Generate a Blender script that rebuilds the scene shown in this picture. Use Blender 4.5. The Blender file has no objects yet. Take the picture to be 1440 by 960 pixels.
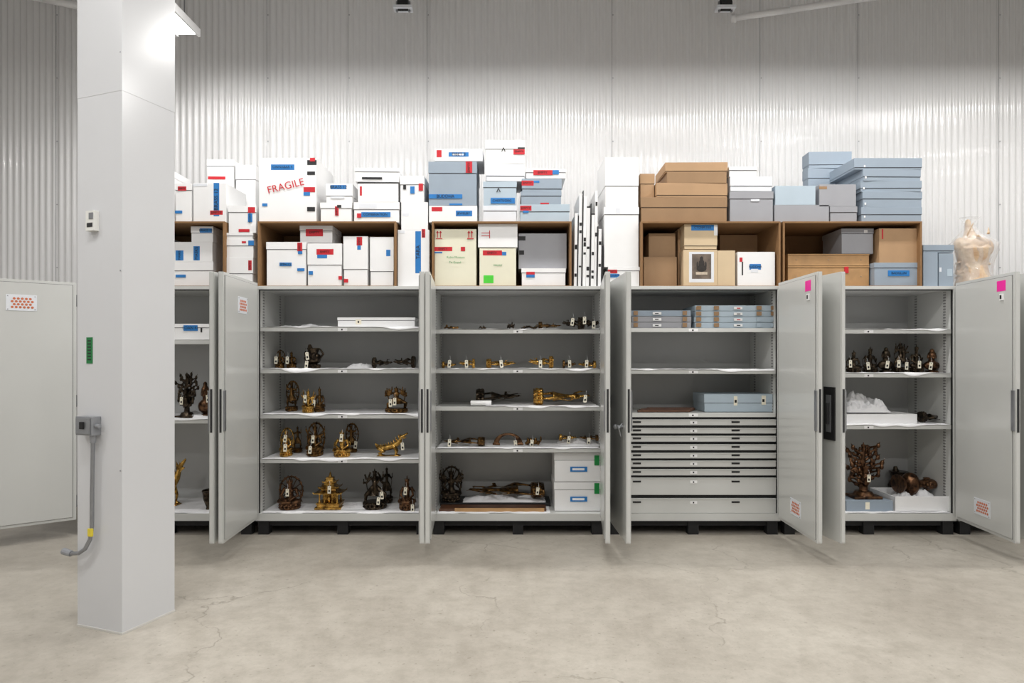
import bpy, math, random
from mathutils import Vector, Matrix, noise
R=random.Random(7)
F=902.0; EYE=1.52; HY=503.0
YF=5.5          # cabinet front plane distance from the camera
YB=6.14         # inside back
ZT=EYE+(HY-402)/F*YF   # cabinet top
ZB=0.117
def X(px,Y=YF): return (px-720)/F*Y
def Z(py,Y=YF): return EYE+(HY-py)/F*Y
def lin(c):
    c=c/255.0
    return c/12.92 if c<=0.04045 else ((c+0.055)/1.055)**2.4
def C(r,g,b): return (lin(r),lin(g),lin(b),1)
MATS={}
def mat(name,col,rough=.5,metal=0.0,var=0.0,vscale=6.0,bump=0.0,bscale=40.0,col2=None,coat=0.0,emit=None,alpha=None):
    if name in MATS: return MATS[name]
    m=bpy.data.materials.new(name); m.use_nodes=True
    nt=m.node_tree; b=nt.nodes['Principled BSDF']
    b.inputs['Base Color'].default_value=col
    b.inputs['Roughness'].default_value=rough
    b.inputs['Metallic'].default_value=metal
    if alpha: b.inputs['Alpha'].default_value=alpha
    if coat: b.inputs['Coat Weight'].default_value=coat
    if emit:
        b.inputs['Emission Color'].default_value=(1,.98,.95,1); b.inputs['Emission Strength'].default_value=emit
    tc=nt.nodes.new('ShaderNodeTexCoord')
    if var or col2:
        n=nt.nodes.new('ShaderNodeTexNoise'); n.inputs['Scale'].default_value=vscale; n.inputs['Detail'].default_value=5
        nt.links.new(tc.outputs['Object'],n.inputs['Vector'])
        r=nt.nodes.new('ShaderNodeValToRGB')
        r.color_ramp.elements[0].position=.35; r.color_ramp.elements[1].position=.65
        c2=col2 if col2 else tuple(list(x*(1-var) for x in col[:3])+[1])
        r.color_ramp.elements[0].color=c2; r.color_ramp.elements[1].color=col
        nt.links.new(n.outputs['Fac'],r.inputs['Fac']); nt.links.new(r.outputs['Color'],b.inputs['Base Color'])
    if bump:
        n2=nt.nodes.new('ShaderNodeTexNoise'); n2.inputs['Scale'].default_value=bscale; n2.inputs['Detail'].default_value=4
        nt.links.new(tc.outputs['Object'],n2.inputs['Vector'])
        bp=nt.nodes.new('ShaderNodeBump'); bp.inputs['Strength'].default_value=bump; bp.inputs['Distance'].default_value=.01
        nt.links.new(n2.outputs['Fac'],bp.inputs['Height']); nt.links.new(bp.outputs['Normal'],b.inputs['Normal'])
    MATS[name]=m; return m
cab=mat('cabinet_enamel',C(200,201,198),.3,0,.03,2)
cabshade=mat('cabinet_enamel_shaded',C(178,179,178),.35,0,.04,3)  # same cabinet enamel, darkened to paint in the shade at the back
doorm=mat('door_enamel',C(198,199,196),.18,0,.03,2)
gaskshade=mat('black_gasket_and_gap_shade',C(22,22,22),.6,0,.2,20)
drk=mat('dark_rubber',C(20,20,22),.7,0,.2,20)
slotshade=mat('slot_and_lid_shade_dark',C(40,40,42),.6,0,.2,20)
steel=mat('grey_steel',C(150,152,155),.35,.7,.1,20)
W=mat('white_board',C(236,236,236),.55,0,.03,5)
W2=mat('offwhite_board',C(220,223,228),.55,0,.04,5)
IV=mat('ivory_board',C(226,223,201),.6,0,.05,5)
G=mat('bluegrey_board',C(146,159,172),.6,0,.05,5)
G2=mat('grey_board',C(155,156,161),.6,0,.05,5)
LB=mat('pale_blue_board',C(174,189,200),.6,0,.05,5)
T=mat('tan_board',C(176,142,106),.65,0,.08,6)
T2=mat('dark_tan_board',C(152,121,88),.65,0,.1,6)
TL=mat('light_tan_board',C(208,186,152),.6,0,.06,6)
K=mat('kraft_cardboard',C(138,103,66),.75,0,.12,4,.1,60)
WD=mat('pine_wood',C(184,144,97),.5,0,.2,9)
blue=mat('blue_tape',C(30,118,188),.5,0,.08,20)
red=mat('red_tape',C(195,22,38),.5,0,.08,20)
green=mat('green_tape',C(18,140,65),.5,0,.08,20)
lime=mat('lime_tape',C(75,205,55),.5,0,.05,20)
blk=mat('black_tape',C(20,20,22),.5,0,.1,20)
pink=mat('pink_label',C(240,40,160),.5,0,.05,20)
tagm=mat('tag_card',C(238,232,212),.6,0,.05,20)
tissue=mat('tissue_paper',C(238,238,240),.7,0,.03,8,.3,30)
brz=mat('dark_bronze',C(136,102,60),.28,.95,0,30,.25,70,C(44,33,22))
brk=mat('black_bronze',C(84,72,58),.32,.9,0,30,.25,70,C(24,21,18))
gld=mat('gilt_bronze',C(222,176,92),.25,1,0,22,.25,70,C(100,72,34))
rbr=mat('reddish_bronze',C(122,88,62),.34,.85,0,25,.25,70,C(42,28,20))
dwood=mat('dark_brown_wood',C(96,62,42),.5,0,.3,14)
wallm=mat('corrugated_white_steel',C(224,224,224),.22,0,.03,.8,coat=.3)
colm=mat('column_cladding',C(206,207,209),.2,0,.02,1.5)
ceilm=mat('ceiling_paint',C(190,190,192),.7,0,.05,1)
plast=mat('wrapped_torso_skin',C(214,190,160),.3,0,0,10,.9,26,C(184,150,116),coat=.8)
film=mat('clear_plastic_film',C(240,240,240),.06,0,.02,8,1,34,alpha=.24,coat=1)
orng=mat('orange_filter',C(200,110,70),.6,0,.1,20)
pipe=mat('white_pipe',C(228,228,228),.35,0,.03,5)
lampm=mat('lamp_diffuser',C(255,255,255),.4,0,.02,3,emit=10)

# icosphere template
import bmesh
_b=bmesh.new(); bmesh.ops.create_icosphere(_b,subdivisions=2,radius=1)
ICO_V=[v.co.copy() for v in _b.verts]; ICO_F=[[v.index for v in f.verts] for f in _b.faces]; _b.free()

class B:
    def __init__(s): s.v=[];s.f=[];s.m=[];s.mats=[]
    def mi(s,m):
        if m not in s.mats: s.mats.append(m)
        return s.mats.index(m)
    def add(s,vs,fs,m):
        o=len(s.v); s.v+= [tuple(v) for v in vs]; i=s.mi(m)
        for f in fs: s.f.append([a+o for a in f]); s.m.append(i)
    def box(s,x0,x1,y0,y1,z0,z1,m,M=None):
        if x0>x1:x0,x1=x1,x0
        if z0>z1:z0,z1=z1,z0
        vs=[Vector(p) for p in [(x0,y0,z0),(x1,y0,z0),(x1,y1,z0),(x0,y1,z0),(x0,y0,z1),(x1,y0,z1),(x1,y1,z1),(x0,y1,z1)]]
        if M: vs=[M@v for v in vs]
        s.add(vs,[[0,3,2,1],[4,5,6,7],[0,1,5,4],[1,2,6,5],[2,3,7,6],[3,0,4,7]],m)
    def cyl(s,p,q,r1,r2,m,n=12):
        p=Vector(p);q=Vector(q);d=(q-p)
        if d.length<1e-6: return
        d.normalize(); a=d.orthogonal().normalized(); b=d.cross(a)
        vs=[]
        for c,r in((p,r1),(q,r2)):
            for i in range(n):
                t=2*math.pi*i/n; vs.append(c+(a*math.cos(t)+b*math.sin(t))*r)
        fs=[[i,(i+1)%n,n+(i+1)%n,n+i] for i in range(n)]+[list(range(n))[::-1],list(range(n,2*n))]
        s.add(vs,fs,m)
    def ell(s,c,r,m,rot=None):
        c=Vector(c)
        if not hasattr(r,'__len__'): r=(r,r,r)
        vs=[]
        for v in ICO_V:
            w=Vector((v.x*r[0],v.y*r[1],v.z*r[2]))
            if rot: w=rot@w
            vs.append(c+w)
        s.add(vs,ICO_F,m)
    def path(s,pts,rad,m,n=10):
        for i in range(len(pts)-1):
            s.cyl(pts[i],pts[i+1],rad[i],rad[i+1],m,n)
        for p,r in zip(pts,rad): s.ell(p,r*1.0,m)
    def lathe(s,prof,c,m,n=24):
        vs=[];fs=[];k=len(prof)
        for i in range(n):
            t=2*math.pi*i/n
            for r,z in prof: vs.append((c[0]+r*math.cos(t),c[1]+r*math.sin(t),c[2]+z))
        for i in range(n):
            for j in range(k-1):
                fs.append([i*k+j,((i+1)%n)*k+j,((i+1)%n)*k+j+1,i*k+j+1])
        s.add(vs,fs,m)
    def obj(s,name,loc=(0,0,0),rot=(0,0,0),parent=None,bevel=0,smooth=False,remesh=0):
        me=bpy.data.meshes.new(name); me.from_pydata(s.v,[],s.f)
        for m in s.mats: me.materials.append(m)
        for p,i in zip(me.polygons,s.m):
            p.material_index=i; p.use_smooth=smooth
        me.update()
        o=bpy.data.objects.new(name,me); bpy.context.collection.objects.link(o)
        o.location=loc; o.rotation_euler=rot
        if parent: o.parent=parent
        if remesh:
            md=o.modifiers.new('Remesh','REMESH'); md.mode='VOXEL'; md.voxel_size=remesh; md.use_smooth_shade=True
        if bevel:
            md=o.modifiers.new('Bevel','BEVEL'); md.width=bevel; md.segments=2; md.limit_method='ANGLE'
        return o
def text(parent,s,loc,size,m,rot=0.0,name='lettering'):
    cu=bpy.data.curves.new(name,'FONT'); cu.body=s; cu.size=size; cu.align_x='CENTER'; cu.align_y='CENTER'
    cu.materials.append(m); cu.extrude=0.0002
    o=bpy.data.objects.new(name,cu); bpy.context.collection.objects.link(o)
    o.rotation_euler=(math.pi/2,rot,0); o.location=loc; o.parent=parent
    return o

# ---------------------------------------------------------------- room
def floor_mat():
    m=bpy.data.materials.new('polished_concrete'); m.use_nodes=True; nt=m.node_tree; b=nt.nodes['Principled BSDF']
    N=nt.nodes.new; L=nt.links.new
    tc=N('ShaderNodeTexCoord')
    n1=N('ShaderNodeTexNoise'); n1.inputs['Scale'].default_value=.9; n1.inputs['Detail'].default_value=8; n1.inputs['Roughness'].default_value=.65
    L(tc.outputs['Object'],n1.inputs['Vector'])
    r1=N('ShaderNodeValToRGB'); r1.color_ramp.elements[0].position=.3; r1.color_ramp.elements[1].position=.7
    r1.color_ramp.elements[0].color=C(163,156,145); r1.color_ramp.elements[1].color=C(190,184,173)
    L(n1.outputs['Fac'],r1.inputs['Fac'])
    n2=N('ShaderNodeTexNoise'); n2.inputs['Scale'].default_value=7; n2.inputs['Detail'].default_value=10; n2.inputs['Roughness'].default_value=.8
    L(tc.outputs['Object'],n2.inputs['Vector'])
    r2=N('ShaderNodeValToRGB'); r2.color_ramp.elements[0].position=.36; r2.color_ramp.elements[1].position=.58
    r2.color_ramp.elements[0].color=(.74,.73,.71,1); r2.color_ramp.elements[1].color=(1,1,1,1)
    L(n2.outputs['Fac'],r2.inputs['Fac'])
    mx=N('ShaderNodeMixRGB'); mx.blend_type='MULTIPLY'; mx.inputs[0].default_value=.8
    L(r1.outputs['Color'],mx.inputs[1]); L(r2.outputs['Color'],mx.inputs[2])
    n4=N('ShaderNodeTexNoise'); n4.inputs['Scale'].default_value=34; n4.inputs['Detail'].default_value=3
    L(tc.outputs['Object'],n4.inputs['Vector'])
    r4=N('ShaderNodeValToRGB'); r4.color_ramp.elements[0].position=.28; r4.color_ramp.elements[1].position=.36
    r4.color_ramp.elements[0].color=(.76,.75,.73,1); r4.color_ramp.elements[1].color=(1,1,1,1)
    L(n4.outputs['Fac'],r4.inputs['Fac'])
    mp=N('ShaderNodeMixRGB'); mp.blend_type='MULTIPLY'; mp.inputs[0].default_value=1
    L(mx.outputs['Color'],mp.inputs[1]); L(r4.outputs['Color'],mp.inputs[2])
    # cracks
    nw=N('ShaderNodeTexNoise'); nw.inputs['Scale'].default_value=2.2; nw.inputs['Detail'].default_value=8
    L(tc.outputs['Object'],nw.inputs['Vector'])
    ms=N('ShaderNodeVectorMath'); ms.operation='SCALE'; ms.inputs['Scale'].default_value=.55
    L(nw.outputs['Color'],ms.inputs[0])
    ad=N('ShaderNodeVectorMath'); ad.operation='ADD'; L(tc.outputs['Object'],ad.inputs[0]); L(ms.outputs['Vector'],ad.inputs[1])
    vo=N('ShaderNodeTexVoronoi'); vo.feature='DISTANCE_TO_EDGE'; vo.inputs['Scale'].default_value=.55
    L(ad.outputs['Vector'],vo.inputs['Vector'])
    cr=N('ShaderNodeValToRGB'); cr.color_ramp.elements[0].position=0; cr.color_ramp.elements[1].position=.0028
    cr.color_ramp.elements[0].color=(.68,.67,.65,1); cr.color_ramp.elements[1].color=(1,1,1,1)
    L(vo.outputs['Distance'],cr.inputs['Fac'])
    msk=N('ShaderNodeValToRGB'); msk.color_ramp.elements[0].position=.47; msk.color_ramp.elements[1].position=.55
    L(n1.outputs['Fac'],msk.inputs['Fac'])
    m2=N('ShaderNodeMixRGB'); m2.blend_type='MULTIPLY'
    L(msk.outputs['Color'],m2.inputs[0]); L(mp.outputs['Color'],m2.inputs[1]); L(cr.outputs['Color'],m2.inputs[2])
    L(m2.outputs['Color'],b.inputs['Base Color'])
    rr=N('ShaderNodeMapRange'); rr.inputs['To Min'].default_value=.22; rr.inputs['To Max'].default_value=.5
    L(n2.outputs['Fac'],rr.inputs['Value']); L(rr.outputs['Result'],b.inputs['Roughness'])
    bp=N('ShaderNodeBump'); bp.inputs['Strength'].default_value=.12; bp.inputs['Distance'].default_value=.01
    L(n2.outputs['Fac'],bp.inputs['Height']); L(bp.outputs['Normal'],b.inputs['Normal'])
    return m
XL,XR,YN,YW,ZC=-7.0,8.0,-5.0,6.62,6.3
b=B(); b.box(XL,XR,YN,YW,-.1,0,floor_mat()); b.obj('floor')
b=B(); b.box(XL,XR,YN,YW+.1,ZC,ZC+.1,ceilm); b.obj('ceiling')
def corr(name,x0,x1,zt,loc,rot):
    b=B(); per=.066; n=int((x1-x0)/per); vs=[];fs=[]
    prof=[(0,0),(.12,.0),(.22,.25),(.32,.8),(.42,1),(.58,1),(.68,.8),(.78,.25),(.88,0)]
    for i in range(n+1):
        for t,a in prof: vs+= [(x0+(i+t)*per,-a*.014,0),(x0+(i+t)*per,-a*.014,zt)]
    k=len(vs)//2
    fs=[[2*i,2*i+2,2*i+3,2*i+1] for i in range(k-1)]
    b.add(vs,fs,wallm); o=b.obj(name,loc,rot,smooth=True)
    return o
wb=corr('wall_back',XL,XR,ZC,(0,YW,0),(0,0,0))
sb=B()
for px in (490,601,1068,1205,1403,376,860,80):
    x=X(px,YW); sb.box(x-.0015,x+.0015,-.0155,-.0135,0,ZC,steel)
    for k in range(9): sb.ell((x+.012,-.015,.5+k*.65),(.006,.003,.006),steel)
sb.obj('panel_seams',parent=wb)
corr('wall_left',0,YW-YN,ZC,(XL,YN,0),(0,0,math.pi/2))
corr('wall_right',0,YW-YN,ZC,(XR,YW,0),(0,0,-math.pi/2))
b=B(); b.box(XL,XR,YN-.1,YN,0,ZC,mat('rear_wall_paint',C(190,190,192),.6,0,.04,2)); b.obj('wall_rear')

# ---------------------------------------------------------------- column
Nx,Ny=-2.14,3.52; ca=math.radians(-20)
w=.345
b=B()
b.box(-w,0,0,w,0,2.99,colm); b.box(-w-.0012,.0012,-.0012,w+.0012,2.988,ZC,colm)
b.box(-w-.003,.003,-.003,w+.003,0,.012,mat('caulk',C(205,203,198),.6,0,.05,10))
for zz in (.9,2.0,3.2,4.2):
    b.ell((-.012,-.001,zz),(.005,.002,.005),steel)
colo=b.obj('column',(Nx,Ny,0),(0,0,ca),bevel=.002)
def cx(px): return -w+(px-108)/63*w
def cz(py): return Z(py,3.58)
b=B()
b.box(cx(127),cx(139),-.03,0,cz(325),cz(297),mat('thermostat_plastic',C(225,225,220),.4,0,.03,10))
b.box(cx(132),cx(138),-.033,-.03,cz(309),cz(300),steel); b.box(cx(129),cx(137),-.032,-.03,cz(320),cz(314),slotshade)
b.obj('thermostat',(Nx,Ny,0),(0,0,ca),bevel=.003)
b=B(); b.box(cx(121.5),cx(130),-.003,0,cz(511),cz(474),mat('green_tag',C(20,120,60),.5,0,.1,30))
for i in range(7): b.box(cx(123.5),cx(128),-.004,-.003,cz(480+i*4.4),cz(478+i*4.4),blk)
b.obj('green_column_label',(Nx,Ny,0),(0,0,ca))
b=B(); gm=mat('cast_grey_box',C(150,152,156),.45,.3,.1,20)
b.box(cx(119),cx(142),-.055,0,cz(611),cz(585),gm); b.box(cx(120.5),cx(140.5),-.062,-.055,cz(609),cz(587),steel)
b.box(cx(128),cx(133),-.072,-.062,cz(602),cz(592),drk); b.cyl((cx(142),-.03,cz(598)),(cx(147),-.03,cz(598)),.012,.012,gm)
xc=cx(137)
pts=[(xc,-.028,cz(611)),(xc,-.028,cz(630)),(xc-.006,-.028,cz(690)),(xc-.008,-.028,cz(740)),(xc-.02,-.029,cz(757)),(xc-.055,-.032,cz(771)),(xc-.1,-.035,cz(778)),(cx(108),-.036,cz(780)),(cx(99),-.036,cz(778))]
b.path(pts,[.011]*len(pts),steel,12)
b.cyl((xc,-.028,cz(611)),(xc,-.028,cz(622)),.017,.015,gm)
b.cyl((cx(108),-.036,cz(780)),(cx(97),-.036,cz(778)),.017,.02,gm); b.box(xc-.022,xc+.008,-.044,-.03,cz(752),cz(741),mat('yellow_label',C(220,200,60),.5,0,.05,10))
b.obj('electrical_conduit_box',(Nx,Ny,0),(0,0,ca),smooth=False,bevel=.002)

# ---------------------------------------------------------------- cabinets
PITCH=247.6; E0=109.4
edges=[E0+i*PITCH for i in range(6)]
SH=[[478,590],[460,519,583,646],[463,519,572,631],[461,520,581],[463,525,598],[463,525,598]]
shelfz={}
BOT=Z(722)
def strip_mat():
    m=bpy.data.materials.new('slotted_standard'); m.use_nodes=True; nt=m.node_tree; b=nt.nodes['Principled BSDF']
    tc=nt.nodes.new('ShaderNodeTexCoord'); sp=nt.nodes.new('ShaderNodeSeparateXYZ'); nt.links.new(tc.outputs['Object'],sp.inputs[0])
    mu=nt.nodes.new('ShaderNodeMath'); mu.operation='MULTIPLY'; mu.inputs[1].default_value=40; nt.links.new(sp.outputs['Z'],mu.inputs[0])
    fr=nt.nodes.new('ShaderNodeMath'); fr.operation='FRACT'; nt.links.new(mu.outputs[0],fr.inputs[0])
    gt=nt.nodes.new('ShaderNodeMath'); gt.operation='GREATER_THAN'; gt.inputs[1].default_value=.6; nt.links.new(fr.outputs[0],gt.inputs[0])
    mx=nt.nodes.new('ShaderNodeMixRGB'); mx.inputs[1].default_value=C(188,188,186); mx.inputs[2].default_value=C(110,110,110)
    nt.links.new(gt.outputs[0],mx.inputs[0]); nt.links.new(mx.outputs[0],b.inputs['Base Color']); b.inputs['Roughness'].default_value=.4
    return m
stm=strip_mat()
def cabinet(i):
    x0=X(edges[i])+.014; x1=X(edges[i]+PITCH)-.014; t=.024
    b=B(); yb=YB+.03
    b.box(x0,x0+t,YF,yb,ZB,ZT,cab); b.box(x1-t,x1,YF,yb,ZB,ZT,cab)
    b.box(x0+t,x1-t,YF,yb,ZT-.028,ZT,cab); b.box(x0+t,x1-t,YF,yb,ZB,BOT-.0,cab)
    b.box(x0+t,x1-t,YB,yb,BOT,ZT-.028,cabshade)
    g=.006
    b.box(x0+t-.002,x0+t+g,YF+.012,YF+.03,BOT,ZT-.028,gaskshade); b.box(x1-t-g,x1-t+.002,YF+.012,YF+.03,BOT,ZT-.028,gaskshade)
    b.box(x0+t,x1-t,YF+.012,YF+.03,ZT-.036,ZT-.026,gaskshade)
    b.box(x0,x1,YF-.004,YF,ZB,ZB+.006,gaskshade)
    for yy in (YF+.1,YF+.5):
        for xx in (x0+t,x1-t-.004): b.box(xx,xx+.004,yy,yy+.03,BOT,ZT-.04,stm)
    zs=[]
    for k,py in enumerate(SH[i]):
        z=Z(py)-.0; zs.append(z)
        b.box(x0+t+.008,x1-t-.008,YF+.03,YB-.01,z-.012,z,cab)
        b.box(x0+t+.008,x1-t-.008,YF+.022,YF+.034,z-.034,z,cab)
        xm=(x0+x1)/2
        b.box(xm-.04,xm+.04,YF+.019,YF+.022,z-.03,z-.006,W); b.box(xm-.012,xm+.002,YF+.018,YF+.019,z-.025,z-.012,blk)
    zs.append(BOT); shelfz[i]=zs
    for fx in (x0+.06,(x0+x1)/2,x1-.06):
        b.box(fx-.045,fx+.045,YF+.02,YF+.10,0,ZB,drk); b.box(fx-.045,fx+.045,yb-.1,yb-.02,0,ZB,drk)
    b.box(x0+.01,x1-.01,YF+.04,yb-.01,ZB-.045,ZB,drk)
    return b.obj('storage_cabinet',bevel=.003)
cabs=[cabinet(i) for i in range(6)]
# doors
DW=.735
def door(hx,side,ang,i,vent=None,label=False,handle=False,knob=False):
    b=B(); s=1 if side=='L' else -1
    z0,z1=ZB+.035,ZT+.02
    b.box(0,s*DW,0,.036,z0,z1,doorm)
    b.box(s*.022,s*(DW-.022),.036,.038,z0+.022,z1-.022,gaskshade)
    b.box(s*.025,s*(DW-.025),.036,.043,z0+.025,z1-.025,doorm)
    b.box(s*DW,s*(DW+.006),.006,.03,z0+.01,z1-.01,cab)
    b.box(s*(DW+.004),s*(DW+.01),.011,.026,.97,1.29,slotshade)
    b.box(s*(DW-.03),s*(DW+.002),.036,.046,.98,1.28,steel)
    for zz in (z0+.15,(z0+z1)/2,z1-.15):
        b.cyl((0,.0,zz-.05),(0,.0,zz+.05),.009,.009,steel)
    if vent:
        for vz in vent:
            cxm=s*DW*.5
            b.box(cxm-.1,cxm+.1,.043,.046,vz-.065,vz+.065,W2)
            for r in range(4):
                for c in range(6-(r%2)):
                    px_=cxm-.07+c*.026+(r%2)*.013; pz=vz-.036+r*.023
                    b.cyl((px_,.045,pz),(px_,.0475,pz),.0105,.0105,orng,6)
            for a in(-1,1):
                for e in (-1,1): b.ell((cxm+a*.088,.046,vz+e*.053),.004,steel)
    if label:
        b.box(s*(DW-.19),s*(DW-.09),.043,.0445,z1-.13,z1-.05,pink)
        b.box(s*(DW-.15),s*(DW-.11),.043,.0515,z1-.20,z1-.15,W); b.box(s*(DW-.145),s*(DW-.125),.0515,.0525,z1-.19,z1-.16,blk)
    if handle:
        b.box(s*(DW-.19),s*(DW-.06),-.012,0,.90,1.30,blk); b.box(s*(DW-.155),s*(DW-.095),-.016,-.012,.96,1.24,steel)
        b.box(s*(DW-.135),s*(DW-.115),-.035,-.012,1.02,1.18,slotshade)
    if knob:
        b.cyl((s*(DW-.12),-.0,1.0),(s*(DW-.12),-.05,1.0),.012,.012,steel); b.ell((s*(DW-.12),-.055,1.0),.02,steel)
        b.path([(s*(DW-.05),-.02,1.03),(s*(DW-.02),-.05,1.0),(s*(DW-.05),-.03,.94)],[.006]*3,steel)
    o=b.obj('cabinet_door',(hx,YF-.042,0),(0,0,math.radians(-ang if side=='L' else ang)),bevel=.003)
    return o
def lx(i): return X(edges[i])+.012
def rx(i): return X(edges[i]+PITCH)-.012
door(lx(0),'L',142,0,vent=[ZT-.17])
door(rx(0),'R',92.5,0)
door(lx(1),'L',87,1,vent=[ZT-.2],label=False)
door(rx(1),'R',95.5,1)
door(lx(2),'L',86,2)
door(rx(2),'R',84.5,2)
door(lx(3),'L',88.3,3,handle=False,knob=True)
door(rx(3),'R',88.5,3,vent=[.33],label=True)
door(lx(4),'L',82.5,4,handle=True)
door(rx(4),'R',84.6,4,vent=[.33],label=True)
door(lx(5),'L',88,5)

# drawers in the fourth cabinet
b=B(); x0=X(edges[3])+.014+.034; x1=X(edges[3]+PITCH)-.048
dr=[(590,598),(602,609.5),(613,621),(625,633),(637,644.5),(648,656.5),(660,668.5),(672,696),(701,721.5)]
for a,c in dr:
    b.box(x0,x1,YF+.012,YF+.03,Z(c),Z(a),cab); b.box(x0,x1,YF+.03,YB-.06,Z(c),Z(c)+.004,cab)
    b.box(x0,x1,YF+.006,YF+.012,Z(a)-.006,Z(a),cab)
    xm=(x0+x1)/2; zc=(Z(a)+Z(c))/2 if c-a<15 else Z(a)-.035
    b.box(xm-.03,xm+.03,YF+.009,YF+.012,zc-.012,zc+.012,W); b.box(xm-.008,xm+.004,YF+.008,YF+.009,zc-.007,zc+.006,blk)
    for q in (.2*0+.155,.755):
        xx=x0+(x1-x0)*q
        b.box(xx-.035,xx+.035,YF+.009,YF+.0125,zc-.004,zc+.011,blk)
b.box(x0,x1,YF+.035,YB-.05,BOT,Z(586),gaskshade)  # black block, paints in the shade seen through the drawer gaps
b.obj('drawer_unit',bevel=.0015)

# ---------------------------------------------------------------- tissue sheets
def sheet(i,k,f0=0,f1=1,amp=.006,name='tissue_paper_sheet'):
    x0=X(edges[i])+.06; x1=X(edges[i]+PITCH)-.06; a=x0+(x1-x0)*f0; c=x0+(x1-x0)*f1
    z=shelfz[i][k]; b=B(); nx=70; ny=14; vs=[]
    y0=YF+.012; y1=YB-.06; sd=R.random()*50
    for q in range(nx+1):   # hanging front edge that droops over the shelf lip here and there
        x=a+(c-a)*q/nx; d=max(0,noise.noise(Vector((x*4.5,sd+7,0)))*.05)
        vs.append((x,y0+.004,z+.003-d))
    for j in range(ny+1):
        for q in range(nx+1):
            x=a+(c-a)*q/nx; u=j/ny
            y=y0+(y1-y0)*u
            zz=z+.003+amp*abs(noise.noise(Vector((x*9,y*9,sd))))*2*(1-.3*u)
            vs.append((x,y,zz))
    fs=[[j*(nx+1)+q,j*(nx+1)+q+1,(j+1)*(nx+1)+q+1,(j+1)*(nx+1)+q] for j in range(ny+1) for q in range(nx)]
    b.add(vs,fs,tissue); b.obj(name,smooth=True)
for i,k,f0,f1 in [(0,1,0,1),(0,2,0,1),(1,0,0,1),(1,1,0,1),(1,2,0,1),(1,3,0,1),(1,4,0,1),(2,0,0,1),(2,1,0,1),(2,2,.3,1),(2,3,0,1),(2,4,0,.7),(3,1,0,1),(4,0,0,1),(4,1,0,1),(4,2,0,1),(4,4-1,0,1)]:
    sheet(i,k,f0,f1)

# ---------------------------------------------------------------- boxes
CT=Z(311,5.52)   # top of cartons
WORDS=['BRASS 12','NEPAL','BUDDHA','SMALLS','TIBET 3','LOAN 41','MOUNTS','INDIA 7','TARA','MASKS']
def sbox(x0,y0,x1,y1,m=None,Y=5.56,depth=.4,lid=9,rot=0,tapes=(),base=None,name='archival_box',txt=(),open_top=False):
    m=m or W
    xa,xb=X(x0,Y),X(x1,Y); z1=Z(y0,Y); z0=Z(y1,Y) if base is None else base
    ccx=(xa+xb)/2; hw=(xb-xa)/2-.002; h=z1-z0-.001; cy=Y+depth/2; hd=depth/2
    b=B(); lh=min(lid/F*Y,h*.9)
    if lid>0:
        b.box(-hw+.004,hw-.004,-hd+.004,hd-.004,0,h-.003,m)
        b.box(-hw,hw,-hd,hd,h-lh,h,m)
        b.box(-hw+.001,hw-.001,-hd+.0025,-hd+.004,h-lh-.004,h-lh,slotshade)  # dark line painted in as the shade under the lid edge
    else:
        b.box(-hw,hw,-hd,hd,0,h,m)
        b.box(-.0015,.0015,-hd+.0,hd,h,h+.0008,m)
    auto=[]
    for ti,tp in enumerate(tapes):
        tx0,ty0,tx1,ty1,tm=tp
        b.box(X(tx0,Y)-ccx,X(tx1,Y)-ccx,-hd-.0008-.0006*ti,-hd+.004,Z(ty1,Y)-z0,Z(ty0,Y)-z0,tm)
        if tm in (red,blue) and not txt:
            wx,hy=tx1-tx0,ty1-ty0
            if wx>=9 and hy>=4.5 and wx>hy*1.4: auto.append(('EMPTY' if tm==red else R.choice(WORDS),(tx0+tx1)/2,(ty0+ty1)/2,min(hy*1.0,wx/3.6)*.0062,blk,0))
            elif hy>=11 and wx>=5: auto.append(('EMPTY' if tm==red else R.choice(WORDS),(tx0+tx1)/2,(ty0+ty1)/2,min(wx*.95,hy/3.4)*.0062,blk,-math.pi/2))
    o=b.obj(name,(ccx,cy,z0),(0,0,math.radians(rot)),bevel=.002 if len(tapes)==0 else .0015)
    ty_=-hd-.0016-.0006*len(tapes)
    for (s,tx,ty,size,tm,tr) in list(txt)+auto:
        text(o,s,(X(tx,Y)-ccx,ty_,Z(ty,Y)-z0),size,tm,tr)
    return o
def carton(x0,x1,depth=.6,lift=0):
    Y=5.52; xa,xb=X(x0,Y)+.001,X(x1,Y)-.001; t=.016; z0=ZT; z1=CT
    b=B(); y1=Y+depth
    b.box(xa,xa+t,Y,y1,z0,z1,K); b.box(xb-t,xb,Y,y1,z0,z1,K)
    b.box(xa+t,xb-t,Y,y1,z1-t,z1,K); b.box(xa+t,xb-t,Y,y1,z0,z0+.006,K)
    b.box(xa+t,xb-t,y1-.008,y1,z0+.006,z1-t,K)
    M=Matrix.Translation((xa+t,Y+.01,0))@Matrix.Rotation(math.radians(8),4,'Z')
    b.box(0,.005,0,.22,z0+.01,z1-t-.002,K,M)
    return b.obj('cardboard_carton',bevel=.002)
CF=ZT+.007
EM=lambda x,y,s=.028:('EMPTY',x,y,s,blk,0)
carton(160,316); carton(362,557); carton(607,804); carton(901,1098); carton(1101,1297)
# carton 1 contents (behind column)
sbox(268,318,300,340,W,base=Z(340,5.6),tapes=[(281,321,298,327,blue)],Y=5.6,depth=.35)
sbox(230,340,299,368,W,Y=5.6,depth=.35,tapes=[(272,346,281,366,blue),(247,352,258,366,blue)],lid=0)
sbox(228,368,300,397,W,Y=5.6,depth=.35,base=CF,tapes=[(247,386,261,390,blue)],lid=12)
sbox(175,330,226,397,W2,Y=5.6,depth=.35,base=CF)
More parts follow.
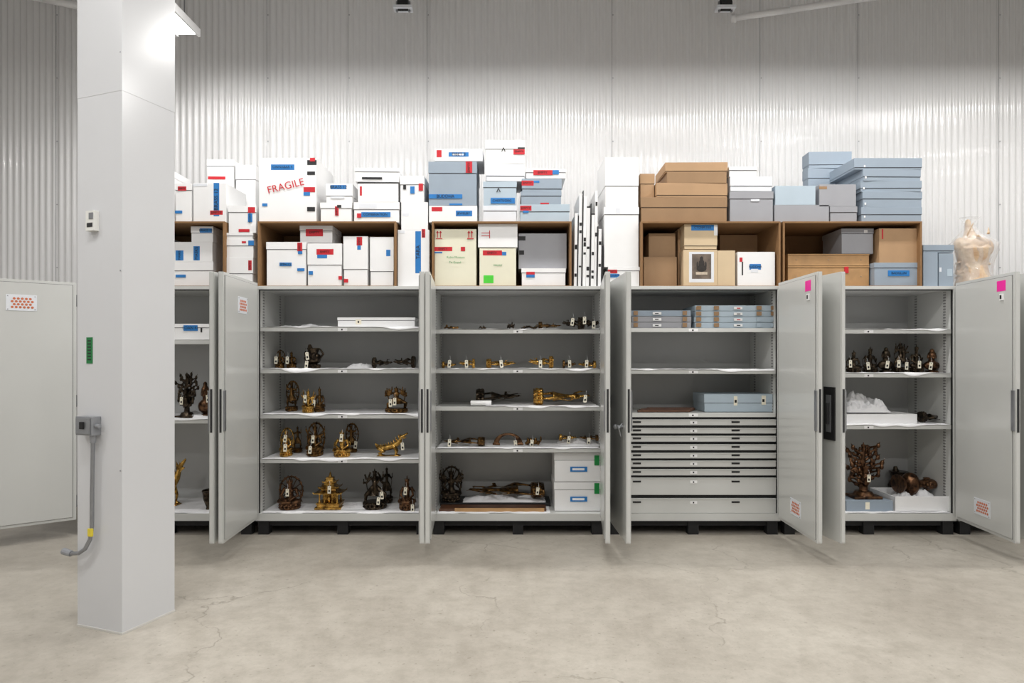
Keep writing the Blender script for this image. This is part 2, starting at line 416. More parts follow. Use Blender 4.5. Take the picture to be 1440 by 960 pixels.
# stack between
sbox(318,362,356,398,W,base=ZT,depth=.4,tapes=[(349,366,354,380,red)],lid=22)
sbox(317,336,357,362,W,tapes=[(349,338,357,345,blue),(340,339,346,342,red)])
sbox(317,327,356,336,W,lid=4)
sbox(320,289,360,327,W,tapes=[(348,291,358,299,red),(348,300,354,312,blue),(335,322,350,326,red)],rot=1)
# above carton 1
sbox(246,258,270,306,W,base=CT,tapes=[(250,262,262,268,red),(246,296,256,300,blue)])
sbox(272,257,319,306,W,base=CT,tapes=[(301,257,309,304,blue),(296,296,314,302,red),(272,258,292,262,W2)],lid=0,rot=-1)
sbox(290,224,328,306,W,Y=5.98,depth=.3,base=CT,tapes=[(292,248,316,252,red)],rot=2)
sbox(331,232,360,306,W,Y=5.99,depth=.3,base=ZT+.001,tapes=[(335,285,342,290,red)],lid=20)
sbox(200,240,244,306,W,Y=5.7,depth=.3,base=CT)
# carton 2 contents
sbox(374,340,431,398,W,base=CF,tapes=[(393,369,410,374,blue),(418,341,425,353,red),(419,353,425,357,blue),(418,377,428,381,blue)],lid=10)
sbox(432,342,481,398,W,base=CF,tapes=[(445,350,469,358,red),(446,358,460,363,blue),(434,381,440,386,blue),(476,388,481,393,red)],txt=[EM(457,354)],lid=30)
sbox(421,317,468,340,W,Y=5.62,depth=.3,base=Z(339.5,5.56),tapes=[(430,322,454,332,red)],txt=[EM(442,327,.03)],lid=7)
sbox(483,332,518,398,W,base=CF,tapes=[(502,333,510,345,red),(503,345,508,351,blue),(484,392,490,397,red)],lid=46,rot=-1)
sbox(520,333,554,398,W,base=CF,tapes=[(543,351,549,360,blue)],lid=48)
# above carton 2
sbox(364,222,445,308,W,base=CT,depth=.5,lid=0,name='fragile_shipping_box',tapes=[(381,231,414,239,blue),(432,225,445,232,blk),(432,241,443,246,blk),(427,263,443,270,red),(427,270,436,275,blue),(432,291,443,297,blk),(369,286,376,290,blue),(436,222,443,227,red)],
     txt=[('FRAGILE',402,262,.088,red,-.24),('CINNABAR 4',397.5,235,.03,blk,0)])
sbox(450,284.5,495,308,W,base=CT,tapes=[(471,290,476,303,red),(474,288,480,292,blk)],lid=8)
sbox(458,258,496,284.5,W,tapes=[(465,260,487,266,blue),(465,276,484,279,W2)],lid=17)
sbox(448,243,465,300,W,Y=6.02,base=CT,depth=.1)
sbox(497,284,562,308,W,base=CT,tapes=[(508,298,549,305,blue),(505,287,530,293,W2),(502,300,508,306,red)],lid=10,txt=[('COMBINATION',528,301.5,.03,blk,0)])
sbox(503,256,560,284,W,lid=0,tapes=[(503,256,560,258,slotshade),(506,262,509,275,red)],depth=.35)
sbox(498,236,561,252,W,Y=5.56,base=Z(255.5,5.56),lid=5,tapes=[(508,249,536,252,blk)],rot=2)
sbox(564,284,602,309,W,base=Z(323,5.56),lid=0,tapes=[(566,300,575,304,W2)])
sbox(563,247,598,284,W,lid=12,tapes=[(568,260,572,266,blk),(590,258,596,268,red),(578,262,584,272,blue)],rot=-2)
sbox(559,323,604,398,W,base=ZT,tapes=[(584,325,592,384,blue),(593,322,598,334,red),(560,324,569,328,W2)],lid=0)
# carton 3 contents
sbox(611,322,670,398,IV,base=CF,lid=0,tapes=[(610,347,636,353,red),(611,354,622,356,blue),(648,347,654,353,red)]+[t for a in (613,657) for t in ((a,335,a+9,336,red),(a+1.8,327,a+2.8,334,red),(a+6,327,a+7,334,red),(a+.8,326.3,a+3.8,327.5,red),(a+5,326.3,a+8,327.5,red),(a+1.5,325,a+3.1,326.3,red),(a+5.7,325,a+7.3,326.3,red))],txt=[('Rubin Museum',641,362,.026,green,0),('To Grand',640,369,.026,green,0),EM(623,350.3,.026)])
sbox(672,314,728,347.5,W,tapes=[(677,327,688,328,red),(677,331,688,332,red),(688,324,689,335,red)],lid=0)
sbox(674,349,726,398,IV,base=CF,tapes=[(679,352,706,359,red),(680,387,694,398,lime),(706,354,712,359,blue)],txt=[EM(692,355.5),('FRAGILE',700,373,.02,green,0)],lid=0)
sbox(729,328,797,376,G2,tapes=[(729,332,739,338,blk),(730,352,737,358,blk)],lid=0,Y=5.62,base=Z(376.5,5.56))
sbox(733,377,796,398,W,base=CF,tapes=[(740,382,752,386,red),(740,386,752,390,blue)],lid=6)
# above carton 3
sbox(603,289,671,309,W,base=CT,tapes=[(641,296,664,304,blue),(607,291,622,297,red)],lid=0,txt=[('JEWELRY',652,300,.028,blk,0)])
sbox(602,227,671,288.5,G,depth=.5,tapes=[(603,273,650,279,blue),(655,227,664,243,red),(632,286,650,288.5,blue)],lid=16)
sbox(611,209,679,226.5,W2,depth=.4,tapes=[(614,211,621,221,red),(631,214,659,220,blue),(636,216,652,218.5,W)],lid=0)
sbox(679,289,727,309,W2,base=CT,lid=7)
sbox(679,255,727,289,LB,lid=8,tapes=[(690,278,724,286,blue)],txt=[('CHESTS/ORG',706,282,.028,blk,0),('^',701,270,.09,blk,0)])
sbox(682,230,737,254.5,W2,lid=17,rot=2)
sbox(682,197,738,229.5,W,lid=12,tapes=[(722,210,738,217,red),(728,207,738,209,blk)],txt=[('^',708,213,.09,blk,0),EM(730,213,.024)])
sbox(731,287,802,309,LB,base=CT,lid=10,tapes=[(732,289,748,296,red),(736,296,744,299,blue)],rot=-1)
sbox(732,269,790,287,G,lid=6,depth=.35,tapes=[(760,285,772,287,red)])
sbox(733,251,790,269,G,lid=14,depth=.35,tapes=[(733,254,750,261,red),(750,254,758,257,blue)],txt=[('EMPTY',741,257.5,.026,blk,0)],rot=1)
sbox(739,237,796,250.5,W,lid=5,tapes=[(750,239,777,246,red),(777,239,786,245,blue)],txt=[EM(763,242.5)])
# tall white
sbox(855,375,900,398,W,base=ZT,tapes=[(855,379,868,384,red),(857,385,871,390,blue)],lid=5)
sbox(849,291,899,375,W,lid=10,tapes=[(866,293,872,300,W2)])
sbox(850,221,898,291,W,lid=40,depth=.45,rot=1)
# brown flats on carton 4
sbox(901,277,1023,309,T2,base=CT,lid=14,depth=.5)
sbox(922,257,1023,277,T,lid=17,depth=.45,rot=1)
sbox(938,242,1022,257,T2,lid=0,depth=.4)
sbox(936,228,1024,242,T,lid=12,depth=.42,rot=-1)
sbox(900,244,921,276.5,T,lid=14,depth=.3,Y=5.6,base=Z(276.8,5.56))
# carton 4 contents
sbox(905,361,952,398,T2,base=CF,lid=0,Y=5.62)
sbox(912,328,950,361,T2,Y=5.66,lid=0,base=Z(361,5.62)+.002)
sbox(953,322,961,398,T,Y=5.7,base=CF,lid=0)
sbox(962,315,1009,350,TL,lid=30,tapes=[(972,316,1005,324,blue),(1004,316,1009,331,W)],txt=[('CTGNM 14/2',988,320,.026,blk,0)])
pbox=sbox(961,351,1009,398,TL,base=CF,lid=0,tapes=[(969,354,1004,397,W2),(973,357,1000,392,mat('photo_sepia',C(120,106,94),.5,0,.5,14))],name='box_with_photo_label')
sbox(1010,352,1035,398,TL,base=CF,lid=0,rot=-2)
sbox(1037,354,1090,398,W,base=CF,lid=0,tapes=[(1043,368,1045,387,blk),(1054,371,1070,379,blue),(1056,378,1066,383,W2),(1040,362,1044,368,red)])
sbox(1012,330,1092,397,T,Y=6.0,base=CF,depth=.08,lid=0)
b=B(); fx=X(986.5,5.56)-X(985,5.56); fz=Z(374,5.56)-CF; pm=mat('print_statue',C(44,38,34),.6,0,.4,40); pm2=mat('print_base',C(205,190,170),.6,0,.2,40)
yy=-.2025
b.ell((fx,yy,fz-.02),(.045,.001,.03),pm); b.ell((fx,yy,fz+.02),(.026,.001,.04),pm); b.ell((fx,yy,fz+.065),(.015,.001,.02),pm)
for s in(-1,1): b.ell((fx+s*.036,yy,fz+.01),(.008,.001,.03),pm)
b.box(fx-.05,fx+.05,yy-.001,yy,fz-.075,fz-.052,pm2); b.obj('statue_photograph',parent=pbox)
# on carton 4 right
sbox(1026,269,1088,309,G2,base=CT,lid=10,tapes=[(1056,280,1068,283,W2)])
sbox(1026,248,1086,268.5,W2,lid=13,rot=1); sbox(1025,234,1065,248,W,lid=5)
sbox(1089,288,1166,309,G2,base=CT,lid=0,depth=.45); sbox(1090,261,1147,288,LB,lid=0,depth=.3)
sbox(1167,290,1206,309,G2,base=CT,lid=8); sbox(1152,259,1204,290,G2,lid=0,depth=.3,tapes=[(1152,262,1163,266,T2)])
sbox(1136,236,1197,309,G,Y=5.99,base=CT,depth=.12,lid=14); sbox(1138,213,1198,236,G,Y=5.98,depth=.15,lid=18,rot=-2)
for k,(ya,yb) in enumerate([(291,309),(269,291),(254,269),(238,254),(222,238)]):
    sbox(1211+ (k%2)-(k==4)*10,ya,1297-(k==3)*2,yb,G,base=CT if k==0 else None,lid=10 if k!=4 else 13,depth=.5,rot=[0,1,-1,1.5,0][k],tapes=[(1215,yb-6,1217,yb-3,W)])
# carton 5 contents
def crate(x0,y0,x1,y1,Y,depth):
    b=B(); xa,xb=X(x0,Y),X(x1,Y); z0=Z(y1,Y) if y1<395 else CF; z1=Z(y0,Y)
    b.box(xa,xb,Y,Y+depth,z0,z1-.014,WD); b.box(xa-.003,xb+.003,Y-.004,Y+depth,z1-.012,z1,WD); b.box(xa,xb,Y-.003,Y,z0,z0+.014,WD)
    for q in (.1,.5,.9): b.ell((xa+(xb-xa)*q,Y-.003,(z0+z1)/2),.004,steel)
    if y1>395: b.box(X(1187,Y),X(1193,Y),Y-.006,Y,Z(384,Y),Z(375,Y),red)
    b.obj('wooden_crate',bevel=.002)
crate(1108,374,1222,398,5.62,.45); crate(1108,357,1222,373.5,5.62,.45)
sbox(1183,321,1229,356.5,G2,Y=5.62,lid=7,depth=.35,tapes=[(1215,323,1220,327,W)])
sbox(1229,369,1293,398,G,base=CF,lid=7,tapes=[(1249,380,1279,388,blue)],txt=[('BADGLUN',1264,384,.028,blk,0)],depth=.4)
sbox(1236,321,1292,369,T,Y=5.57,lid=0,depth=.35,base=Z(369,5.56),tapes=[(1240,322,1242,336,red)])
# right of carton 5
sbox(1298,355,1319,398,G,base=ZT,lid=0); sbox(1320,356,1341,398,G,base=ZT,lid=0,tapes=[(1321,376,1324,382,W2),(1332,378,1339,388,LB)])
sbox(1298,344,1342,355,G,lid=8)
sbox(1415,386,1500,398,K,base=ZT,lid=0,depth=.5)

# leaning framed panels
b=B(); xx=807
specs=[(4,300,W),(1.6,303,blk),(4.5,272,W),(1.4,268,blk),(4.5,276,W),(5,290,W),(1.6,286,blk),(4.5,300,W),(3.5,268,W),(1.5,318,blk),(4.5,322,W),(3,345,blk)]
for k,(wpx,top,mm) in enumerate(specs):
    xa=X(xx,5.57); xb=X(xx+wpx,5.57); hgt=Z(top,5.57)-ZT
    M=Matrix.Translation((xa,5.57,ZT+.001))@Matrix.Rotation(math.radians(.9),4,'Y')
    b.box(0,xb-xa-.001,.004*(k%3),.5,0,hgt,mm,M)
    if mm is W:
        for q in range(3):
            z=hgt*R.uniform(.05,.9); b.box(.15*(xb-xa),.9*(xb-xa),-.0015+.004*(k%3),.01,z,z+R.uniform(.012,.04),blk,M)
        b.box(-.0005,xb-xa,-.001+.004*(k%3),.012,hgt-.012,hgt+.001,blk if k%2 else W,M)
    xx+=wpx+.15
b.obj('stack_of_framed_panels',bevel=.001)

# wrapped torso sculpture
b=B(); Yt=5.75; s=1
tx=X(1368,Yt)
def tz(p): return (Z(p,Yt)-ZT)
def tx_(p): return X(p,Yt)-tx
b.path([(tx_(1361),0,tz(313)),(tx_(1362),0,tz(322)),(tx_(1364),0,tz(336))],[.022,.03,.06],plast)
b.ell((0,0,tz(346)),(.155,.1,.085),plast); b.ell((tx_(1350),0,tz(346)),(.05,.06,.07),plast); b.ell((tx_(1388),0,tz(350)),(.05,.06,.08),plast)
b.ell((tx_(1360),-.06,tz(354)),(.06,.05,.05),plast); b.ell((tx_(1378),-.06,tz(354)),(.06,.05,.05),plast)
b.cyl((0,0,tz(352)),(0,0,tz(376)),.14,.11,plast,16); b.cyl((0,0,tz(376)),(0,0,0.0),.11,.145,plast,16); b.ell((0,0,.05),(.15,.1,.06),plast)
for k in range(22):
    a=R.uniform(0,6.28); z1=R.uniform(.05,.5); b.path([(math.cos(a)*.13,math.sin(a)*.1,z1),(math.cos(a+.8)*.135,math.sin(a+.8)*.1,max(.03,z1+R.uniform(-.2,.2)))],[.014,.006],plast,6)
mn=min(v[2] for v in b.v); b.v=[(v[0],v[1],v[2]-mn) for v in b.v]
tor=b.obj('plastic_wrapped_torso_sculpture',(tx,Yt,ZT),remesh=.008,smooth=True)
vs=[];fs=[];nk=72;prof=[(.20,.0),(.18,.04),(.165,.1),(.155,.16),(.155,.22),(.165,.28),(.185,.34),(.195,.4),(.15,.45),(.095,.49),(.06,.53),(.045,.56),(.04,.585),(.06,.61),(.085,.64)]
for i in range(nk):
    a=2*math.pi*i/nk
    for j,(r,z) in enumerate(prof):
        n_=1+.2*noise.noise(Vector((math.cos(a)*3.8,math.sin(a)*3.8,z*10)))+.07*math.sin(a*11+z*24)
        vs.append((r*n_*math.cos(a)-(.03 if z>.45 else 0),r*n_*.75*math.sin(a),z))
K2=len(prof)
for i in range(nk):
    for j in range(K2-1): fs.append([i*K2+j,((i+1)%nk)*K2+j,((i+1)%nk)*K2+j+1,i*K2+j+1])
b=B(); b.add(vs,fs,film); b.obj('plastic_film',parent=tor,smooth=True)

# ---------------------------------------------------------------- boxes inside cabinets
def shz(i,k): return shelfz[i][k]+.0045
def inbox(i,k,x0,y0,x1,m,Y=5.62,depth=.35,lid=6,tapes=(),rot=0,dz=0,name='archival_box',h=None):
    z0=shz(i,k)+dz; z1=Z(y0,Y)
    if h: z1=z0+h
    py0=HY-(z1-EYE)/Y*F
    return sbox(x0,py0,x1,0,m,Y=Y,depth=depth,lid=lid,tapes=tapes,base=z0,rot=rot,name=name)
inbox(0,0,225,455,298,W,Y=5.56,tapes=[(258,457,278,465,blue),(282,461,284,467,blk)],lid=5)
inbox(1,0,474,446,584,W,Y=5.58,lid=4,tapes=[(500,449,508,456,tagm),(503,451,505,454,blk)])
for a in range(3):
    inbox(3,0,888,0,972,G2 if a<2 else G,Y=5.6,depth=.4,lid=0,dz=a*.052,h=.05,rot=[0,1,-1][a])
for a in range(4):
    inbox(3,0,977,0,1092,LB,Y=5.6,depth=.4,lid=0,dz=a*.05,h=.048,rot=[0,-1,.8,0][a])
b=B()
for a in range(3):
    z=shz(3,0)+a*.052
    for px in (891,960): b.box(X(px,5.59),X(px+6,5.59),5.588,5.592,z+.008,z+.044,T2)
    b.box(X(918,5.59),X(930,5.59),5.588,5.592,z+.012,z+.034,W); b.box(X(921,5.59),X(926,5.59),5.587,5.592,z+.018,z+.026,blk)
for a in range(4):
    z=shz(3,0)+a*.05
    for px in (979,1004,1064,1084): b.box(X(px,5.59),X(px+7,5.59),5.588,5.592,z+.008,z+.042,T2 if px<1060 or a>1 else LB)
    b.box(X(1032,5.59),X(1044,5.59),5.588,5.592,z+.012,z+.034,W); b.box(X(1036,5.59),X(1041,5.59),5.587,5.592,z+.018,z+.026,red if a%2 else blk)
b.obj('box_tape_and_labels')
inbox(3,2,990,554,1091,LB,Y=5.6,lid=12,tapes=[(1032,557,1037,570,tagm),(1071,556,1077,569,tagm),(1033,562,1036,566,blk),(1072,561,1075,565,blk)])
b=B()
for q in range(7):
    b.box(X(893+q*4,5.7),X(965+q*3,5.7),5.58+q*.04,5.61+q*.04,0,.016+.004*(q%3),dwood)
b.obj('wooden_manuscript_covers',(0,0,shz(3,2)),bevel=.003)
for q,(a) in enumerate([0,.255]):
    inbox(2,4,779,0,845,W,Y=5.58,depth=.4,lid=10,dz=a,h=.25)
b=B()
for (ya,yb) in((656,663),(698,705)): b.box(X(802,5.57),X(826,5.57),5.5765,5.58,Z(yb,5.58),Z(ya,5.58),blue); b.box(X(805,5.57),X(822,5.57),5.576,5.5765,Z(yb-2,5.58),Z(ya+2,5.58),W)
for (ya,yb) in((640,654),(679,694)): b.box(X(836,5.57),X(843,5.57),5.5765,5.58,Z(yb,5.58),Z(ya,5.58),green)
b.obj('file_box_labels')
inbox(4,2,1190,582,1290,W,Y=5.6,lid=0)
inbox(4,3,1190,704,1256,G,Y=5.56,lid=0,tapes=[(1217,706,1223,716,tagm)],depth=.4)
b=B(); xa,xb=X(1258,5.56),X(1342,5.56)
b.box(xa,xb,5.56,5.95,0,.008,W); 
for (p,q,r,s_) in((xa,xb,5.56,5.568),(xa,xb,5.942,5.95)): b.box(p,q,r,s_,0,.13,W)
b.box(xa,xa+.008,5.56,5.95,0,.13,W); b.box(xb-.008,xb,5.56,5.95,0,.13,W); b.obj('foam_lined_tray',(0,0,shz(4,3)),bevel=.003)

def crumple(name,x0,x1,Y0,Y1,z,h,m=None,seed=0):
    b=B(); nx,ny=64,34; vs=[]
    for j in range(ny+1):
        for q in range(nx+1):
            u=q/nx;v=j/ny
            x=x0+(x1-x0)*u; y=Y0+(Y1-Y0)*v
            e=max(0,1-(abs(2*u-1)**2.6))**.8*max(0,1-(abs(2*v-1)**3))**.8
            n=.5+.55*noise.noise(Vector((x*8+seed,y*8,seed)))+.3*abs(noise.noise(Vector((x*19+seed,y*19,seed))))+.14*noise.noise(Vector((x*45,y*45,seed)))
            vs.append((x+.012*noise.noise(Vector((x*20,y*20,9))),y,z+.002+h*e*max(.05,n)))
    fs=[[j*(nx+1)+q,j*(nx+1)+q+1,(j+1)*(nx+1)+q+1,(j+1)*(nx+1)+q] for j in range(ny) for q in range(nx)]
    b.add(vs,fs,m or tissue); return b.obj(name,smooth=True)
crumple('crumpled_tissue',X(1190,5.65),X(1254,5.65),5.63,5.9,shz(4,2)+.093,.2,seed=3)
crumple('crumpled_tissue',X(1262,5.65),X(1334,5.65),5.59,5.92,shz(4,3)+.03,.17,seed=8)
crumple('crumpled_tissue',X(385,5.7),X(468,5.7),5.6,5.9,shz(1,0),.035,seed=5)
crumple('crumpled_tissue',X(650,5.7),X(768,5.7),5.76,6.0,shz(2,4)+.031,.08,seed=12)
crumple('crumpled_tissue',X(785,5.7),X(842,5.7),5.6,5.95,shz(2,3),.07,seed=21)
crumple('crumpled_tissue',X(246,5.7),X(298,5.7),5.6,5.95,shz(0,1),.05,seed=31)
crumple('crumpled_tissue',X(490,5.7),X(522,5.7),5.6,5.9,shz(1,1),.05,seed=41)
crumple('crumpled_tissue',X(468,5.7),X(520,5.7),5.62,5.9,shz(1,4),.04,seed=51)

# ---------------------------------------------------------------- bronzes (unit builders)
def lotus(b,m,z=0,r=.34):
    b.cyl((0,0,z),(0,0,z+.05),r*1.0,r*.98,m,20); b.cyl((0,0,z+.05),(0,0,z+.11),r*.8,r*.8,m,20); b.cyl((0,0,z+.11),(0,0,z+.17),r*.95,r*.9,m,20)
    for k in range(14):
        a=2*math.pi*k/14
        for zz in(.06,.13): b.ell((math.cos(a)*r*.9,math.sin(a)*r*.9,z+zz),(.06,.06,.035),m)
def head(b,m,c,s=1,crown=True):
    x,y,z=c
    b.ell(c,(.085*s,.09*s,.11*s),m); b.ell((x,y-.085*s,z-.01*s),(.016*s,.025*s,.03*s),m); b.ell((x,y-.06*s,z-.06*s),(.04*s,.03*s,.03*s),m)
    for e in(-1,1): b.ell((x+e*.088*s,y,z-.03*s),(.014*s,.02*s,.05*s),m)
    if crown:
        b.cyl((x,y,z+.05*s),(x,y,z+.1*s),.095*s,.08*s,m,12)
        for k in range(7):
            a=math.pi*k/6-math.pi; b.cyl((x+.085*s*math.cos(a),y+.08*s*math.sin(a),z+.07*s),(x+.1*s*math.cos(a),y+.09*s*math.sin(a),z+.17*s),.025*s,.006*s,m,6)
        b.cyl((x,y,z+.08*s),(x,y,z+.24*s),.05*s,.015*s,m,8)
    else: b.ell((x,y,z+.11*s),(.045*s,.045*s,.05*s),m)
def halo(b,m,zc,r,flames=True):
    pts=[(r*math.sin(a)*.85,.14,zc+r*math.cos(a)) for a in [2*math.pi*k/24 for k in range(25)]]
    b.path(pts,[.032]*25,m,6)
    for k in range(12):
        a=2*math.pi*k/12; b.cyl((0,.15,zc),(r*.85*math.sin(a),.15,zc+r*math.cos(a)),.014,.02,m,6)
    if flames:
        for k in range(20):
            a=2*math.pi*k/20
            b.cyl((r*.85*math.sin(a),.14,zc+r*math.cos(a)),(1.14*r*.85*math.sin(a+.08),.14,zc+r*1.14*math.cos(a+.08)),.03,.006,m,6)
def seated(b,m,seed=0,arms=2,hal=False,crown=True):
    r=random.Random(seed); lotus(b,m)
    for s in(-1,1):
        b.path([(s*.08,.02,.25),(s*.33,-.06,.24),(s*.17,-.2,.22),(-s*.05,-.2,.22)],[.1,.075,.055,.04],m)
    b.path([(0,.02,.25),(0,.02,.42),(0,.02,.58)],[.15,.105,.13],m); b.ell((0,.02,.6),(.2,.1,.07),m)
    for s in(-1,1): b.ell((s*.08,-.07,.57),(.06,.04,.05),m)
    n=arms//2
    for k in range(n):
        for s in(-1,1):
            if k==0:
                up=r.random()<.4 and s>0
                pts=[(s*.2,.02,.6),(s*.28,-.02,.42),(s*.22,-.17,.52) if up else (s*.07,-.19,.3)]
            else:
                a=math.radians(20+k*130/max(1,n)); pts=[(s*.18,.04,.6),(s*(.2+.14*math.cos(a-1)),.05,.58+.12*math.sin(a-1)+.02),(s*(.2+.24*abs(math.cos(a-.9))),.03,.6+.25*math.sin(a-.6))]
                b.ell(pts[-1],.04,m); b.cyl(pts[-1],(pts[-1][0]*1.05,pts[-1][1],pts[-1][2]+.12),.014,.02,m,6)
            b.path(pts,[.055,.042,.03],m)
    b.cyl((0,.01,.62),(0,0,.7),.05,.045,m); head(b,m,(0,-.01,.77),1,crown)
    for s in(-1,1): b.path([(s*.2,.06,.66),(s*.34,.06,.5),(s*.36,.03,.3),(s*.42,0,.2)],[.02,.022,.018,.012],m,6)
    if hal: halo(b,m,.55,.45)
def standing(b,m,seed=0,arms=2,stride=.1,hal=False,base=True):
    r=random.Random(seed)
    if base: lotus(b,m,0,.2+stride*.7)
    z0=.12
    b.path([(-.06,0,.5),(-.08-stride,-.03,.32),(-.09-stride*1.1,.02,z0+.03),(-.09-stride*1.2,-.07,z0+.01)],[.075,.055,.035,.025],m)
    b.path([(.06,0,.5),(.08+stride*1.4,-.08,.36),(.09+stride,0,z0+.03),(.1+stride,-.07,z0+.01)],[.075,.055,.035,.025],m)
    b.cyl((0,0,.33),(0,0,.53),.13+stride*.5,.085,m,12)
    b.path([(0,0,.52),(0,0,.62),(0,0,.72)],[.085,.07,.095],m); b.ell((0,0,.73),(.13,.065,.045),m)
    n=max(1,arms//2)
    for k in range(n):
        for s in(-1,1):
            a=r.uniform(-.9,1.1) if n==1 else -.6+2.0*k/(n-1)
            e=(s*(.14+.1*math.cos(a)),-.02,.73+.1*math.sin(a)-.04); h=(e[0]+s*.07*math.cos(a+.9),-.08,e[2]+.12*math.sin(a+.7))
            b.path([(s*.13,0,.73),e,h],[.038,.03,.022],m); b.ell(h,.03,m)
            if r.random()<.6: b.cyl((h[0],h[1],h[2]-.04),(h[0],h[1],h[2]+.1),.012,.018,m,6)
    b.cyl((0,0,.74),(0,0,.79),.035,.03,m); head(b,m,(0,-.01,.85),.62)
    for s in(-1,1): b.path([(s*.1,.05,.78),(s*.24,.04,.6),(s*.2,.02,.4),(s*.27,0,.25)],[.015,.018,.015,.01],m,6)
    if hal: halo(b,m,.62,.36)
def couple(b,m,seed=0):
    standing(b,m,seed,6,.16)
    b.path([(.05,-.12,.4),(.04,-.13,.55),(.03,-.12,.66)],[.07,.05,.07],m); head(b,m,(.02,-.13,.76),.5); 
    b.path([(.1,-.12,.66),(.16,-.05,.74),(.06,.05,.78)],[.03,.025,.02],m); b.path([(.08,-.12,.42),(.2,-.1,.38),(.16,.05,.3)],[.05,.04,.025],m)
def temple(b,m,seed=0):
    b.box(-.4,.4,-.3,.3,0,.06,m); b.box(-.34,.34,-.26,.26,.06,.14,m); b.box(-.37,.37,-.28,.28,.14,.17,m)
    for x in(-.27,-.12,.12,.27):
        for y in(-.2,.2): b.cyl((x,y,.17),(x,y,.42),.028,.024,m,8); b.ell((x,y,.4),.036,m); b.ell((x,y,.2),.036,m)
    b.box(-.2,.2,-.1,.2,.17,.42,m); b.ell((0,-.13,.26),(.07,.05,.09),m); b.ell((0,-.13,.37),.035,m)
    for k,(w,z) in enumerate([(.42,.42),(.3,.56),(.2,.7)]):
        b.box(-w,w,-w*.75,w*.75,z,z+.03,m); b.cyl((0,0,z+.03),(0,0,z+.1),w*.95,w*.62,m,4); b.box(-w*.55,w*.55,-w*.45,w*.45,z+.06,z+.14,m)
        for s in(-1,1):
            for q in (-1,1): b.cyl((s*w,q*w*.72,z+.02),(s*w*1.06,q*w*.76,z+.08),.02,.006,m,6)
    b.cyl((0,0,.82),(0,0,.92),.07,.03,m); b.ell((0,0,.93),.035,m); b.cyl((0,0,.93),(0,0,1.02),.018,.004,m)
def dragon(b,m,seed=0):
    b.path([(-.5,0,.3),(-.56,0,.5),(-.42,.02,.42)],[.02,.03,.03],m,6)
    b.path([(-.42,0,.32),(-.15,0,.34),(.1,0,.42),(.28,0,.58),(.36,0,.74)],[.11,.13,.13,.1,.07],m)
    b.path([(.34,0,.76),(.46,0,.86),(.58,0,.95)],[.075,.055,.03],m); b.path([(.38,0,.72),(.54,0,.78)],[.035,.018],m)
    for s in(-1,1):
        b.path([(.12,s*.08,.38),(.2,s*.11,.2),(.16,s*.11,.04),(.26,s*.11,.02)],[.07,.045,.03,.028],m)
        b.path([(-.38,s*.08,.3),(-.26,s*.12,.2),(-.42,s*.12,.12),(-.36,s*.12,.03),(-.28,s*.12,.02)],[.09,.06,.035,.03,.026],m)
        b.cyl((.36,s*.04,.8),(.28,s*.07,.95),.025,.005,m,6)
    for k in range(8): b.cyl((-.35+.09*k,0,.4+.012*k*k*.6),(-.38+.09*k,0,.52+.012*k*k*.7),.04,.006,m,6)
    b.box(-.5,.35,-.15,.15,0,.02,m)
def arch(b,m,seed=0):
    pts=[(.42*math.cos(a),0,.06+.8*math.sin(a)) for a in [math.pi*k/20 for k in range(21)]]
    b.path(pts,[.09]*21,m,8)
    for p in pts: b.ell((p[0]*1.18,-.02,p[2]*1.06),(.04,.05,.07),m)
    for s in(-1,1): b.box(s*.42-.13,s*.42+.13,-.1,.1,0,.14,m)
def tree(b,m,seed=0):
    r=random.Random(seed)
    b.box(-.3,.3,-.2,.2,0,.05,m); b.cyl((0,0,.05),(0,0,.12),.22,.16,m)
    b.path([(0,0,.1),(.02,0,.4),(-.02,0,.7),(0,0,.85)],[.09,.07,.05,.03],m)
    for k in range(18):
        z=.16+.038*k; s=1 if k%2 else -1; L=.33*(1-abs(z-.5)*.8)
        p=(s*L*.6,r.uniform(-.1,.1),z+.08); q=(s*L,r.uniform(-.15,.12),z+.14)
        b.path([(0,0,z),p,q],[.03,.024,.016],m,6); b.ell(q,(.045,.035,.05),m); b.ell(p,(.035,.03,.045),m)
        b.cyl(q,(q[0]*1.2,q[1],q[2]+.09),.02,.005,m,6); b.ell((p[0]*.6,p[1]-.05,p[2]+.03),(.03,.03,.04),m)
    b.ell((0,-.08,.33),(.1,.07,.12),m); head(b,m,(0,-.08,.5),.6); head(b,m,(0,0,.88),.5)
def bust(b,m,seed=0):
    b.cyl((0,0,0),(0,0,.08),.24,.2,m,16); b.ell((0,0,.28),(.3,.18,.2),m); b.cyl((0,0,.35),(0,0,.55),.12,.1,m); head(b,m,(0,-.02,.68),1.7,False)
def bowl(b,m,seed=0):
    b.lathe([(0,0),(.25,0),(.2,.1),(.42,.5),(.5,.9),(.54,.92),(.5,1.0),(.44,.96),(.36,.5),(.1,.2),(0,.2)],(0,0,0),m)
def vessel(b,m,seed=0):
    lotus(b,m,0,.3); b.ell((0,0,.42),(.34,.26,.3),m); b.cyl((0,0,.6),(0,0,.85),.2,.28,m,16); b.path([(.28,0,.4),(.42,0,.6),(.3,0,.8)],[.04,.04,.03],m)
    b.ell((-.2,-.15,.6),(.09,.09,.14),m); b.ell((.1,-.22,.5),(.1,.08,.16),m); b.cyl((-.1,0,.8),(-.12,0,1.0),.12,.05,m)
def piece(b,m,seed=0):
    r=random.Random(seed); p=(-.5,0,.12); 
    for k in range(6):
        q=(-.5+.2*(k+1),r.uniform(-.12,.12),r.uniform(.1,.3)); b.path([p,q],[r.uniform(.05,.12),r.uniform(.05,.12)],m,8); p=q
        if r.random()<.6: b.ell((q[0],q[1],q[2]+.05),(r.uniform(.08,.15),.1,r.uniform(.08,.2)),m)
